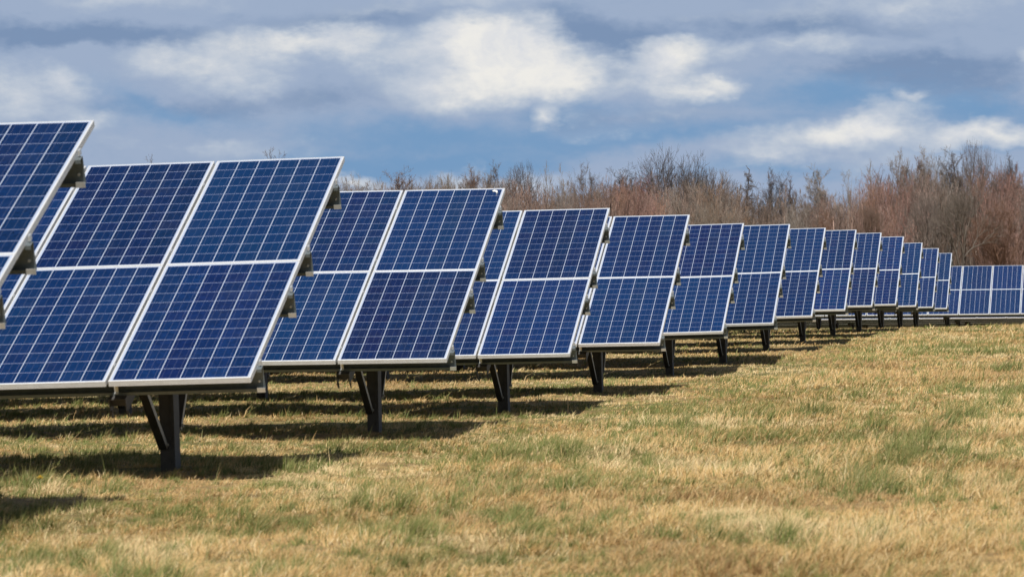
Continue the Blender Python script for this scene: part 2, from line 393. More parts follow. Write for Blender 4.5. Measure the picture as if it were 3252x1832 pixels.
def sheet_mesh():
    me = bpy.data.meshes.new('cell_sheet')
    x0, x1, y0, y1, z1, z0 = .0100, .982, .0100, 1.946, -.0025, -.0075
    v = [(x0, y0, z1), (x1, y0, z1), (x1, y1, z1), (x0, y1, z1), (x0, y0, z0), (x1, y0, z0), (x1, y1, z0), (x0, y1, z0)]
    f = [(0, 1, 2, 3), (4, 7, 6, 5)]
    me.from_pydata(v, [], f); me.materials.append(M_CELL); me.materials.append(M_BACK)
    me.polygons[1].material_index = 1
    uv = me.uv_layers.new(name='UVMap')
    for li, c in zip(me.polygons[0].loop_indices, ((0, 0), (1, 0), (1, 1), (0, 1))): uv.data[li].uv = c
    me.update(); return me
FRAME_ME = frame_mesh(); SHEET_ME = sheet_mesh()
rnd = random.Random(4)
SLOPE_PURLINS = (0.27, 1.50, 2.22, 3.46)
def plane_pt(x, s, d=0.0):
    """table-local point: x along the row, s metres up the slope, d metres below the module tops"""
    return Vector((x, s * ct + d * st, H0 + s * st - d * ct))
H0 = 0.695                                   # front edge above ground
CLAMPS = {}
def build_table(k, row, nl, nr):
    X0, Y0, Z0, s = row
    root = bpy.data.objects.new('solar_panel_table', None); link(root)
    root.empty_display_size = 0.5
    root.location = (X0 + H0 * s, Y0, Z0 - H0); root.rotation_euler = (0, -s, 0)
    R = Matrix.Rotation(TAU, 4, 'X')
    xl = -nl * MW; xr = nr * MW
    for r in range(2):
        for i in range(-nl, nr):
            o = bpy.data.objects.new('solar_module', FRAME_ME); link(o, root)
            lift = rnd.uniform(-.0015, .0015)
            p = plane_pt(i * MW + 0.010, r * ML + 0.005, lift)
            o.matrix_local = Matrix.Translation(p) @ R @ Matrix.Rotation(rnd.uniform(-.0012, .0012), 4, 'Y')
            c = bpy.data.objects.new('cell_sheet', SHEET_ME); link(c, o)
    # purlins
    for sp in SLOPE_PURLINS:
        Mx = Matrix.Translation(plane_pt(0, sp, 0.0405)) @ R
        mb = MB()
        prof = path_profile([(-.055, -.022), (-.055, -.0005), (0, -.0005), (0, -.165), (-.055, -.165), (-.055, -.145)], .003)
        mb.extrude(prof, xl - .03, xr + .022, Mx)
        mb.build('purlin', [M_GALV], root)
    # clamps between modules and at the row end, with their bolts
    if not CLAMPS:
        mb = MB(); mb.box(-.004, .004, -.020, .020, -.038, .004, 0); CLAMPS['mid'] = mb.mesh('clamp', [M_BOLT])
        mb = MB(); mb.box(.0005, .014, -.018, .018, -.030, .0045, 0); CLAMPS['end'] = mb.mesh('clamp', [M_BOLT])
        mb = MB(); mb.extrude(path_profile([(-.058, -.045), (-.058, -.187), (-.078, -.187)], -.004), -.012, .016); CLAMPS['foot'] = mb.mesh('angle_bracket', [M_BOLT])
        mb = MB(); mb.tube((0, 0, 0), (0, -.012, 0), .010, .008, 6); CLAMPS['bolt'] = mb.mesh('bolt', [M_BOLT])
        mb = MB(); mb.box(-.024, .032, -.0600, -.0552, -.212, -.178, 0); CLAMPS['litlip'] = mb.mesh('sunlit_lip_strip', [M_BOLT])  # added bright strip: sunlight on the purlin's end lip, painted in pale metal
    for i in (nr, nr - 1, nr - 2):
        for n_, sp in enumerate(SLOPE_PURLINS):
            Mc = Matrix.Translation(plane_pt(i * MW, sp, 0.0)) @ R
            o = bpy.data.objects.new('clamp', CLAMPS['end' if i == nr else 'mid']); link(o, root); o.matrix_local = Mc
            if i == nr:
                o = bpy.data.objects.new('sunlit_lip_strip', CLAMPS['litlip']); link(o, root); o.matrix_local = Mc
            if n_ == 0 and i < nr:
                o = bpy.data.objects.new('angle_bracket', CLAMPS['foot']); link(o, root); o.matrix_local = Mc
            if i == nr and k < 9:
                for (bx, bz) in ((-.012, -.150), (-.075, -.110)):
                    o = bpy.data.objects.new('bolt', CLAMPS['bolt']); link(o, root); o.matrix_local = Mc @ Matrix.Translation((bx, -.0012, bz))
    # posts with rafters and braces
    px = -1.0 if k < 14 else -7.03 - X0
    xsn = [px + 4.30 * j for j in range(-6, 7) if xl + .3 < px + 4 * MW * j < xr]
    for x in xsn:
        pm = MB(); w_, d_ = .108, .17
        yc = 1.75; zt = H0 + yc / ct * st - .30
        # C-shaped driven post: web and two flanges
        pm.box(x - w_ / 2, x + w_ / 2, yc - d_ / 2, yc - d_ / 2 + .008, -.45, zt)
        pm.box(x - w_ / 2, x - w_ / 2 + .007, yc - d_ / 2 + .0082, yc + d_ / 2, -.45, zt)
        pm.box(x + w_ / 2 - .007, x + w_ / 2, yc - d_ / 2 + .0082, yc + d_ / 2, -.45, zt)
        pm.box(x + w_ / 2 - .030, x + w_ / 2 - .024, yc - d_ / 2 - .006, yc - d_ / 2 - .0002, -.45, zt)
        for zb in (.17, .23): pm.tube((x + .02, yc - d_ / 2, zb), (x + .02, yc - d_ / 2 - .02, zb), .011, n=6)
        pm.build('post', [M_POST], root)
        rf = MB()
        Mx = Matrix.Translation(plane_pt(x, 0, 0.2065)) @ R
        rf.box(-.06, .06, .15, 3.62, -.006, 0, 0, Mx)
        rf.box(-.06, -.054, .15, 3.62, -.105, -.0062, 0, Mx)
        rf.box(.054, .06, .15, 3.62, -.105, -.0062, 0, Mx)
        rf.box(-.0538, .0538, .20, .212, -.075, -.0062, 0, Mx)
        rf.tube(Mx @ Vector((-.057, .17, -.10)), Mx @ Vector((-.05, .17, -.15)), .014, .006)
        rf.tube(Mx @ Vector((.057, .17, -.10)), Mx @ Vector((.062, .17, -.145)), .010, .005)
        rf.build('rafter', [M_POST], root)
        def brace(name, a, b, wd, th, edge):
            bb = MB(); a = Vector(a); b = Vector(b); d = (b - a); ln = d.length; d.normalize()
            xx = Vector((1, 0, 0)); nn = d.cross(xx).normalized()
            Mx = Matrix((xx.to_4d(), nn.to_4d(), d.to_4d(), Vector((0, 0, 0, 1)))).transposed(); Mx = Matrix.Translation(a) @ Mx.to_3x3().to_4x4()
            bb.box(-wd / 2, wd / 2, -.003, .003, 0, ln, 0, Mx)
            bb.box(wd / 2 - .006, wd / 2, .0032, th, 0, ln, 1 if edge else 0, Mx)  # right lip takes the paler steel, painted as if sunlit
            bb.box(-wd / 2, -wd / 2 + .004, .0032, th, 0, ln, 0, Mx)
            bb.tube(Mx @ Vector((wd / 2 + .001, .02, .03)), Mx @ Vector((wd / 2 + .014, .02, .03)), .012, n=6, mi=1)
            bb.build(name, [M_POST, M_LIT_EDGE], root)
        brace('brace', (x - .030, yc - d_ / 2 - .012, .15), plane_pt(x - .032, .80, .2065 + .06), .060, .045, True)
        brace('brace', (x + .03, yc + d_ / 2 + .012, .30), plane_pt(x + .03, 3.15, .2065 + .06), .06, .04, True)
    return root

def left_count(row, extra=1.5):
    # enough modules to run past the left edge of the view, or well behind the nearer rows
    ang = math.radians(-6.91) - YAW
    n = math.ceil((row[0] - math.tan(ang) * (row[1] + 3.6) + extra) / MW)
    return n
for k, row in enumerate(ROWS):
    if k < 14:
        nl = left_count(row) if row[1] < 90 else 14
        nr = 0
    else:
        nl, nr = 13, (8 if k == 14 else 7)
    t_ = build_table(k, row, nl, nr)
    if k == 0: lab = 'nearest solar table, cut off by the left edge of the picture'
    elif k == 1: lab = 'large solar table in front on the left, two full panels wide at its open end'
    elif k == 2: lab = 'third nearest solar table, with a white bird dropping on its top corner'
    elif k < 13: lab = '%s solar table from the front of the receding line of blue tables' % DEPTH_NAMES[k]
    elif k == 13: lab = 'farthest and smallest table end of the receding line, just before the long row'
    elif k == 14: lab = 'long blue solar row running off the right edge under the trees'
    else: lab = '%s thin bright strip of a farther solar row under the long blue row' % ['first', 'second', 'third', 'lowest'][k - 15]
    tag(t_, lab, 'solar panels', 'solar panel tables standing in rows across the field')
    if k == 2:
        dm = MB(); R = Matrix.Rotation(TAU, 4, 'X'); rr = random.Random(2)
        base = Matrix.Translation(plane_pt(-.085, 2 * ML - .10, -.0015)) @ R
        for (x, y, r) in ((-.03, .03, .012), (-.018, .032, .014), (-.005, .024, .013), (.004, .008, .010), (.010, -.012, .008), (.012, -.034, .005), (.013, -.06, .003), (.012, -.09, .0025)):
            n = 9
            ring = [base @ Vector((x + r * math.cos(2 * math.pi * i / n) * rr.uniform(.7, 1.2), y + r * 1.6 * math.sin(2 * math.pi * i / n) * rr.uniform(.7, 1.2), 0)) for i in range(n)]
            top = base @ Vector((x, y, .003 + r * .1))
            dm.add(ring + [top], [(i, (i + 1) % n, n) for i in range(n)])
        dm.build('bird_dropping', [metal('bird_dropping', (.75, .76, .72), 0, .8, .1, 80)], t_)

# ------------------------------------------------------------------ grass: one mesh of individual blades
rs = np.random.RandomState(11)
GREEN_SPOTS = [(2390, 880, 1.1, 1), (2062, 1042, .5, .9), (2440, 1028, .7, .8), (1640, 1072, .5, .9), (1790, 1050, .4, .7), (2560, 928, 1.0, .9), (2545, 985, 1.0, .8), (2330, 1105, .7, 1), (2290, 1140, .5, .9),
               (965, 1130, .6, .7), (1850, 1362, .25, .9), (1700, 1358, .18, .9), (30, 1332, .28, 1.3), (60, 1425, .5, 1.2), (240, 1395, .2, .8), (700, 1185, .3, .6), (1240, 1310, .35, .7), (2250, 1375, .22, .8),
               (2180, 1225, .4, .7), (690, 1350, .3, .6), (120, 1225, .5, .8), (430, 1270, .3, .6), (1000, 1435, .4, .7), (1560, 1140, .5, .6), (2420, 890, 1.5, .5), (1350, 1160, .5, .5), (380, 1240, .3, .6), (2200, 1000, .8, .4), (1900, 1120, .6, .4)]
spots = [(pix_ground(a, b), r, s_) for a, b, r, s_ in GREEN_SPOTS]
TRK = [pix_ground(2170, 1240), pix_ground(2340, 1100), pix_ground(2600, 950)]
def tussock(x, y):
    v = 0 * x; wx_ = x + (fbm(x / .5, y / .5, 2, 41) - .5) * 1.0; wy_ = y + (fbm(x / .5, y / .5, 2, 43) - .5) * 1.5
    for p, r, s_ in spots:
        v = v + s_ * np.exp(-(((wx_ - p.x) / (r * .75)) ** 2 + ((wy_ - p.y) / (r * 1.2)) ** 2) * 1.4)
    # a faint green wheel track runs off to the right
    for a_, b_, in ((TRK[0], TRK[1]), (TRK[1], TRK[2])):
        ex, ey = b_.x - a_.x, b_.y - a_.y; t_ = np.clip(((x - a_.x) * ex + (y - a_.y) * ey) / (ex * ex + ey * ey), 0, 1)
        dd = np.hypot(x - a_.x - t_ * ex, (y - a_.y - t_ * ey) * .35)
        v = v + .8 * np.exp(-(dd / .15) ** 2) * np.clip(fbm(x / .7, y / 2, 2, 19) * 2.2 - .5, 0, 1)
    return v
def greenness(x, y):
    g = fbm(x / 1.3, y / 2.4, 5, 21); g2 = fbm(x / .28, y / .55, 3, 33); g3 = fbm(x / 9, y / 16, 3, 5)
    v = .08 + np.clip((g - .55) * 5, 0, 1) * .38 + np.clip((g3 - .5) * 1.2, -.03, .15)
    v = v + 1.05 * tussock(x, y)
    for (X0, Y0, Z0, s) in ROWS:                    # lusher grass in the strips under the tables
        v = v + .16 * np.exp(-(((y - Y0 - 3.2) / 1.7) ** 2)) * (1 / (1 + np.exp((x - X0 - .3) * 3)))
    return np.clip(v, 0, 1)
def hsh(a, b, k):
    n = (a.astype(np.int64) * 374761393 + b.astype(np.int64) * 668265263 + k * 1442695041) & 0xffffffff
    n = ((n ^ (n >> 13)) * 1274126177) & 0xffffffff; n = ((n ^ (n >> 16)) * 2246822519) & 0xffffffff
    return ((n ^ (n >> 15)) & 0xffff) / 65535.0
def make_grass(N):
    u = rs.rand(N); d = 14.5 * np.exp(u * math.log(185 / 14.5))
    a = np.radians(rs.uniform(-17.4, 0.6, N))
    x0 = d * np.tan(a); y0 = d
    # every blade belongs to a clump; clumps sit in a jittered grid, two sizes mixed
    big = rs.rand(N) < .30
    cx, cy = np.where(big, .34, .15), np.where(big, .40, .17)
    ia, ib = np.floor(x0 / cx), np.floor(y0 / cy); kk = np.where(big, 1, 0)
    h = [np.where(big, hsh(ia, ib, 10 + q_), hsh(ia, ib, 50 + q_)) for q_ in range(8)]
    ccx = (ia + .5 + (h[0] - .5) * .9) * cx; ccy = (ib + .5 + (h[1] - .5) * .9) * cy
    R = cx * (.42 + .40 * h[2])
    rr = np.abs(rs.normal(0, .55, N)); th = rs.uniform(0, 2 * np.pi, N)
    ox, oy = np.cos(th) * rr, np.sin(th) * rr
    x = ccx + ox * R; y = ccy + oy * R; d = y; n = N
    ts = np.clip(tussock(ccx, ccy), 0, 1)
    g = greenness(ccx, ccy)
    isg = (h[3] < g) & (rs.rand(n) < .85) | (rs.rand(n) < .05)
    z = ground_z(x, y)
    relief = np.clip(fbm(ccx / .9, ccy / 1.2, 3, 55) * 2.6 - .8, 0, 1)
    H = (.034 + .066 * h[4] * (.3 + 1.0 * relief)) * np.where(big, 1.15, .9) * (1 + .55 * ts) * np.where(isg, 1.2, 1)
    H = H * (1 - .36 / (1 + np.exp((x + 5.4) * 4)))          # cropped shorter between the tables
    L = H * rs.uniform(.5, 1.12, n) * (1.25 - .45 * np.clip(rr, 0, 1.3))
    long_ = rs.rand(n) < .012; L = np.where(long_, L * 1.9, L)
    wd = np.maximum(.0026, d * .00013) * rs.uniform(.7, 1.4, n)
    wind = .35 + (fbm(x / 1.5, y / 2.0, 2, 91) - .5) * 2.5
    hx = ox * 1.1 + np.cos(wind) * .55 + rs.normal(0, .35, n); hy = oy * 1.1 + np.sin(wind) * .55 + rs.normal(0, .35, n)
    q_ = np.sqrt(hx * hx + hy * hy) + 1e-6; hx /= q_; hy /= q_
    lean = np.clip(.35 + .75 * np.minimum(q_, 1.3) + rs.normal(0, .22, n) + np.where(isg, -.22, .12), .05, 1.5)
    face = rs.uniform(-.9, .9, n); wx, wy = np.cos(face), np.sin(face)
    P = np.stack([x, y, z - .01], 1)
    d1 = np.stack([hx * np.sin(lean * .55), hy * np.sin(lean * .55), np.cos(lean * .55)], 1)
    l2 = np.minimum(lean * 1.4, 1.85)
    d2 = np.stack([hx * np.sin(l2), hy * np.sin(l2), np.cos(l2)], 1)
    W = np.stack([wx, wy, 0 * wx], 1) * wd[:, None]
    mid = P + d1 * (L * .6)[:, None]; tip = mid + d2 * (L * .7)[:, None]
    V = np.stack([P - W * .5, P + W * .5, mid + W * .42, mid - W * .42, tip], 1).reshape(-1, 3)
    b = np.arange(n)[:, None] * 5
    loops = np.concatenate([b + [[0, 1, 2, 3]], b + [[3, 2, 4]]], 1).ravel()
    starts = (np.arange(n)[:, None] * 7 + [[0, 4]]).ravel(); totals = np.tile([4, 3], n)
    me = mesh_np('grass', V, loops, starts, totals, [M_GRASS])
    pt = (fbm(ccx / .9 + ccy / 3, ccy / 2, 4, 64) + (h[5] - .5) * .22)[:, None]; r1 = rs.rand(n)[:, None]; r2 = rs.rand(n)[:, None]
    r1 = r1 * .55 + h[6][:, None] * .45
    straw = np.array([.67, .475, .215]); tan = np.array([.52, .325, .125]); pale = np.array([.74, .60, .35]); rus = np.array([.40, .25, .12])
    dry = straw * (1 - r1) + tan * r1
    dry = np.where(r2 > .85, pale, dry)
    k = np.clip((pt - .56) * 6, 0, 1) * .6; dry = dry * (1 - k) + rus * k
    k = np.clip((.45 - pt) * 6, 0, 1) * .6; dry = dry * (1 - k) + pale * k
    ga = np.array([.085, .135, .030]); gb = np.array([.22, .245, .07]); gc = np.array([.26, .26, .10])
    gr = ga * (1 - r1) + gb * r1; gr = np.where(r2 > .7, gc, gr); gr = gr * (1 - .25 * ts[:, None])
    colr = np.where(isg[:, None], gr, dry) * rs.uniform(.82, 1.12, (n, 1))
    c = np.ones((n, 5, 4), np.float32); c[:, :, :3] = colr[:, None, :]
    c[:, 4, :3] = np.where(isg[:, None], colr * .65 + straw * .28, colr * 1.06)
    c = np.clip(c, 0, .9)
    at = me.color_attributes.new('tint', 'FLOAT_COLOR', 'POINT'); at.data.foreach_set('color', c.ravel())
    o = bpy.data.objects.new('grass', me); link(o)
    tag(o, 'dry straw coloured field grass with green tufts, leaning in the wind', 'grass', kind='stuff')
make_grass(1900000)

# a single dry stalk and a dandelion stand out of the turf
p = pix_ground(1428, 1046)
mb = MB(); a = Vector((p.x, p.y, p.z - .02))
pts = [a, a + Vector((.004, 0, .12)), a + Vector((.0, 0, .2)), a + Vector((.008, 0, .27))]
for i in range(3): mb.tube(pts[i], pts[i + 1], .006 - .001 * i, .005 - .001 * i, 6)
mb.tube(pts[1], pts[1] + Vector((.02, 0, .03)), .003, .001, 5)
mstalk, t, b = mat('dry_stalk'); b.inputs['Base Color'].default_value = (.62, .46, .27, 1)
tag(mb.build('dry_stalk', [mstalk]), 'single pale dry stalk standing upright in the grass near the shadow edge', 'stalk')
p = pix_ground(101, 1241)
root = bpy.data.objects.new('dandelion', None); link(root); root.location = p; tag(root, 'tiny yellow dandelion flower in the grass at lower left', 'flower')
mb = MB(); mb.tube((0, 0, -.02), (0, 0, .10), .003, .0025, 6)
mst, t, b = mat('flower_stem'); b.inputs['Base Color'].default_value = (.12, .2, .05, 1)
mb.build('stem', [mst], root)
mb = MB()
for r_, zz in ((.021, .100), (.016, .107), (.010, .113)):
    for i in range(14):
        an = i * 2 * math.pi / 14 + r_ * 50
        c_, s_ = math.cos(an), math.sin(an)
        mb.add([(0, 0, zz), (c_ * r_ - s_ * .003, s_ * r_ + c_ * .003, zz + .006), (c_ * r_ * 1.15, s_ * r_ * 1.15, zz + .005), (c_ * r_ + s_ * .003, s_ * r_ - c_ * .003, zz + .006)], [(0, 1, 2, 3)])
mfl, t, b = mat('yellow_petals'); b.inputs['Base Color'].default_value = (.85, .60, .02, 1)
mb.build('flower_head', [mfl], root)

# ------------------------------------------------------------------ bare trees
def grow(kind, seed, detail=1.0):
    """returns segments (n,8): p0 p1 r0 r1 and level, for a tree about 1 unit tall"""
    R_ = random.Random(seed); segs = []
    def vrand(s): return Vector((R_.gauss(0, s), R_.gauss(0, s), R_.gauss(0, s)))
    def branch(p, d, ln, r, lvl, up, maxl, nch):
        n = 5 if lvl <= 1 else (3 if lvl == 2 else 2)
        pts = [p.copy()]; dd = d.normalized()
        for i in range(n):
            dd = (dd + vrand(.07 + .05 * lvl) + Vector((0, 0, up))).normalized()
            p2 = pts[-1] + dd * (ln / n); ra = r * (1 - .62 * i / n); rb = r * (1 - .62 * (i + 1) / n)
            segs.append((pts[-1], p2, ra, rb, lvl)); pts.append(p2)
        if lvl >= maxl: return
        k = max(1, int(nch[lvl] * detail * R_.uniform(.8, 1.2)))
        for j in range(k):
            f = R_.uniform(.22 if lvl else tr0, 1.0); i = min(n - 1, int(f * n)); q_ = pts[i].lerp(pts[i + 1], f * n - i)
            axis = (pts[i + 1] - pts[i]).normalized()
            side = axis.cross(vrand(1)).normalized()
            sp = spread[min(lvl, 3)] * R_.uniform(.7, 1.3)
            nd = (axis * math.cos(sp) + side * math.sin(sp)).normalized()
            l2 = ln * ratio[min(lvl, 3)] * R_.uniform(.6, 1.2) * (1 - taper * f if lvl == 0 else 1)
            branch(q_, nd, l2, max(r * (.55 - .25 * f) * .8, .0004), lvl + 1, upb[min(lvl, 3)], maxl, nch)
    if kind == 'upright':
        tr0 = .12; spread = (.42, .45, .5, .6); ratio = (.62, .42, .42, .5); upb = (.12, .10, .06, .04); taper = .55
        branch(Vector((0, 0, 0)), Vector((0, 0, 1)), .95, .013, 0, .02, 4, (24, 10, 7, 5))
    elif kind == 'spreading':
        def fork(p, d, ln, r, lvl):
            n = 3 if lvl < 5 else 2; q_ = p.copy(); dd = d.normalized(); pts = [p.copy()]
            for i in range(n):
                dd = (dd + vrand(.09) + Vector((0, 0, .05))).normalized(); q2 = q_ + dd * ln / n
                ra = r * (1 - .3 * i / n); rb = r * (1 - .3 * (i + 1) / n)
                segs.append((q_, q2, ra, rb, min(lvl, 4) if lvl < 3 else lvl)); q_ = q2; pts.append(q2)
            if lvl >= 7: return
            if lvl >= 2:                                  # side twigs
                for j in range(2 if lvl < 5 else 1):
                    a = pts[R_.randrange(1, len(pts))]; sd = (dd + vrand(.65)).normalized(); l2 = ln * R_.uniform(.35, .75)
                    m_ = a + sd * l2 * .5; e_ = m_ + (sd + vrand(.25)).normalized() * l2 * .5
                    segs.append((a, m_, r * .3, r * .22, 4)); segs.append((m_, e_, r * .22, r * .12, 4))
                    for k_ in range(2):
                        segs.append((m_, m_ + (sd + vrand(.6)).normalized() * l2 * .4, r * .15, r * .08, 4))
            k = 3 if (lvl in (0, 1, 3) or R_.random() < .25) else 2
            a0 = R_.uniform(0, 6.28); u_ = dd.orthogonal().normalized(); w_ = dd.cross(u_)
            for j in range(k):
                an = a0 + j * 6.2832 / k + R_.uniform(-.4, .4); sp = R_.uniform(.32, .62) if lvl else R_.uniform(.35, .6)
                nd = dd * math.cos(sp) + (u_ * math.cos(an) + w_ * math.sin(an)) * math.sin(sp)
                nd.z += .06
                fork(q_, nd, ln * R_.uniform(.70, .90) * (.75 if lvl == 0 else 1), r * .66, lvl + 1)
        fork(Vector((0, 0, 0)), Vector((0, 0, 1)), .34, .021, 0)
    elif kind == 'conical':
        tr0 = .15; spread = (1.35, .6, .6, .6); ratio = (.42, .42, .4, .5); upb = (-.02, .0, .0, 0); taper = .85
        branch(Vector((0, 0, 0)), Vector((0, 0, 1)), 1.0, .018, 0, .04, 3, (64, 12, 6, 3))
    elif kind == 'wispy':
        tr0 = .25; spread = (.32, .35, .4, .5); ratio = (.5, .42, .4, .4); upb = (.14, .1, .05, 0); taper = .6
        branch(Vector((0, 0, 0)), Vector((0, 0, 1)), 1.0, .009, 0, .02, 4, (13, 8, 5, 3))
    else:                                             # thicket, many stems
        tr0 = .1; spread = (.4, .5, .55, .6); ratio = (.55, .45, .45, .5); upb = (.10, .08, .04, 0); taper = .35
        for q_ in range(6):
            branch(Vector((R_.uniform(-.16, .16), R_.uniform(-.16, .16), 0)), Vector((R_.uniform(-.35, .35), R_.uniform(-.35, .35), 1)), R_.uniform(.6, .9), .010, 0, .03, 3, (8, 7, 5, 3))
    A = np.array([[*a, *b, r0, r1, lv] for a, b, r0, r1, lv in segs])
    return A
def prisms(A, rmin):
    """triangular prisms along the segments -> V (n*6,3) and quads"""
    p0, p1 = A[:, :3], A[:, 3:6]; d = p1 - p0; d /= np.linalg.norm(d, axis=1, keepdims=True) + 1e-9
    ref = np.where(np.abs(d[:, 2:3]) < .9, np.array([[0, 0, 1.]]), np.array([[1., 0, 0]]))
    a = np.cross(d, ref); a /= np.linalg.norm(a, axis=1, keepdims=True); b = np.cross(d, a)
    r0 = np.maximum(A[:, 6], rmin)[:, None]; r1 = np.maximum(A[:, 7], rmin * .75)[:, None]
    ring = []
    for p_, r in ((p0, r0), (p1, r1)):
        for k in range(3):
            an = k * 2.0944; ring.append(p_ + (a * math.cos(an) + b * math.sin(an)) * r)
    V = np.stack(ring, 1).reshape(-1, 3)
    bq = np.arange(len(A))[:, None, None] * 6
    Q = (bq + np.array([[0, 1, 4, 3], [1, 2, 5, 4], [2, 0, 3, 5]])[None]).reshape(-1, 4)
    return V, Q
def quads_mesh(name, V, Q, mats): return mesh_np(name, V, Q.ravel(), np.arange(len(Q)) * 4, np.full(len(Q), 4), mats)

protos = {}
def proto(kind, v):
    key = (kind, v)
    if key not in protos:
        A = grow(kind, sum(map(ord, kind)) * 7 + v * 13)
        A[:, :6] /= np.sort(A[:, 5])[-12:].mean()
        hw = np.percentile(np.abs(A[:, 3]), 92)
        lv = A[:, 8]
        V, Q = prisms(A[lv <= 1], .0009); tm = quads_mesh('trunk', V, Q, [M_TRUNK])
        V, Q = prisms(A[lv >= 2], .00066); cm = quads_mesh('crown', V, Q, [M_TWIG])
        protos[key] = (tm, cm, hw)
    return protos[key]
GREYB = (.16, .13, .115, 1); BROWN = (.21, .145, .115, 1); RED = (.25, .115, .105, 1); PALE = (.30, .25, .21, 1); DARKB = (.115, .10, .098, 1); RUST = (.21, .125, .09, 1)
def tree(px, top, kind, v, wpx, col, label, dist=400.0, tcol=None):
    tm, cm, hw = proto(kind, v)
    d = pix_dir(px, top); p = d * (dist / d.y)
    gz = float(ground_z(p.x, p.y)) - .1; h = p.z - gz
    sxy = (wpx / 2 * dist / 10626) / hw
    root = bpy.data.objects.new('bare_tree', None); link(root)
    root.location = (p.x, p.y, gz); root.scale = (sxy, sxy, h); root.rotation_euler = (0, 0, (px * 1.7) % 6.28)
    tr = bpy.data.objects.new('trunk', tm); link(tr, root); tr.color = tcol or tuple(c * .85 for c in col[:3]) + (1,)
    cr_ = bpy.data.objects.new('crown', cm); link(cr_, root); cr_.color = col
    tag(root, label, 'tree', 'bare trees along the edge of the wood')
TREES = [
 (402, 388, 'wispy', 0, 60, GREYB, 'bare tree whose twig tips just show above the second table, left of the other tip'),
 (680, 372, 'wispy', 1, 70, GREYB, 'bare tree whose twig tips just show above the second table, right of the other tip'),
 (895, 452, 'upright', 0, 90, BROWN, 'low brown bare tree right beside the top corner of the second table'),
 (965, 418, 'upright', 1, 85, BROWN, 'upright brown bare tree standing alone above the left of the third table'),
 (1050, 440, 'wispy', 2, 110, BROWN, 'thin wispy bare tree above the middle of the third table'),
 (1170, 446, 'wispy', 3, 70, GREYB, 'small grey bare tree left of the tall group above the third table'),
 (1214, 412, 'upright', 2, 85, BROWN, 'slender brown bare tree, left one of the tall group above the third table'),
 (1252, 403, 'upright', 3, 75, GREYB, 'tall grey bare tree with forked top above the third table corner'),
 (1305, 404, 'spreading', 0, 110, DARKB, 'dark rounded bare tree branching against the sky above the fourth table'),
 (1385, 404, 'wispy', 4, 45, PALE, 'thin pale pole-like bare tree, left one of two above the fourth table'),
 (1421, 410, 'wispy', 0, 50, PALE, 'thin pale pole-like bare tree, right one of two above the fourth table'),
 (1472, 405, 'upright', 0, 75, GREYB, 'narrow grey bare tree with spiky top above the corner of the fourth table'),
 (1530, 410, 'upright', 1, 85, DARKB, 'dark upright bare tree just left of the reddish trees'),
 (1588, 440, 'upright', 2, 70, RED, 'reddish budding tree, left one beside the big spreading tree'),
 (1632, 425, 'upright', 3, 80, RED, 'reddish budding tree tucked against the big spreading tree'),
 (1705, 366, 'spreading', 1, 175, DARKB, 'big dark spreading bare tree, tallest in the middle of the wood'),
 (1780, 410, 'spreading', 2, 150, DARKB, 'dark spreading bare tree leaning right beside the tallest one'),
 (1860, 416, 'conical', 0, 92, GREYB, 'cone shaped bare tree with drooping side twigs before the gap in the wood'),
 (1946, 430, 'wispy', 1, 40, BROWN, 'small thin bare tree just right of the gap in the wood'),
 (1968, 420, 'upright', 0, 80, DARKB, 'dark upright bare tree standing right of the gap in the wood'),
 (2035, 432, 'wispy', 2, 55, BROWN, 'slim brown bare tree just left of the lattice mast'),
 (2090, 412, 'upright', 1, 70, PALE, 'pale bare tree just right of the lattice mast'),
 (2150, 425, 'wispy', 3, 60, PALE, 'thin pale bare tree where the wood starts to rise on the right'),
 (2205, 402, 'wispy', 4, 70, PALE, 'pale feathery bare tree above the red shrubs on the right'),
 (2243, 370, 'upright', 2, 95, PALE, 'tall pale bare tree above the red shrubs on the right'),
 (2310, 385, 'upright', 3, 85, BROWN, 'brown bare tree between two tall pale ones on the right'),
 (2345, 366, 'upright', 0, 80, PALE, 'tall pale bare tree right of centre in the right hand wood'),
 (2372, 372, 'wispy', 0, 45, PALE, 'thin pale bare tree close beside the tall pale one'),
 (2430, 368, 'upright', 1, 80, GREYB, 'grey bare tree just left of the highest tree on the right'),
 (2462, 350, 'spreading', 0, 100, GREYB, 'highest grey bare tree on the right, its crown open against the cloud'),
 (2520, 398, 'spreading', 1, 80, BROWN, 'low round bare tree between the highest tree and the right edge'),
 (2566, 382, 'upright', 2, 80, DARKB, 'dark bare tree cut by the right edge of the picture'),
 (2620, 395, 'upright', 3, 80, BROWN, 'brown bare tree just past the right edge'),
]
for a in TREES: tree(*a)
FRONT = [(2418, 470, 'spreading', 2, 150, (.15, .125, .105, 1), 'grey trunked forked tree at the front of the wood, low on the right', 335.0),
         (2330, 480, 'spreading', 0, 120, GREYB, 'dark trunked tree with two rising limbs at the front of the wood', 340.0),
         (1800, 500, 'spreading', 1, 100, (.23, .19, .155, 1), 'pale limbed small tree at the wood edge above the sixth table', 343.0),
         (2530, 500, 'upright', 0, 120, RUST, 'rust red budding tree at the front of the wood near the right edge', 346.0),
         (2075, 520, 'upright', 3, 70, RUST, 'small tree with an orange red crown above the eighth table', 342.0),
         (2180, 500, 'spreading', 2, 110, BROWN, 'brown many limbed tree at the front of the wood above the tenth table', 348.0)]
for a in FRONT: tree(*a)

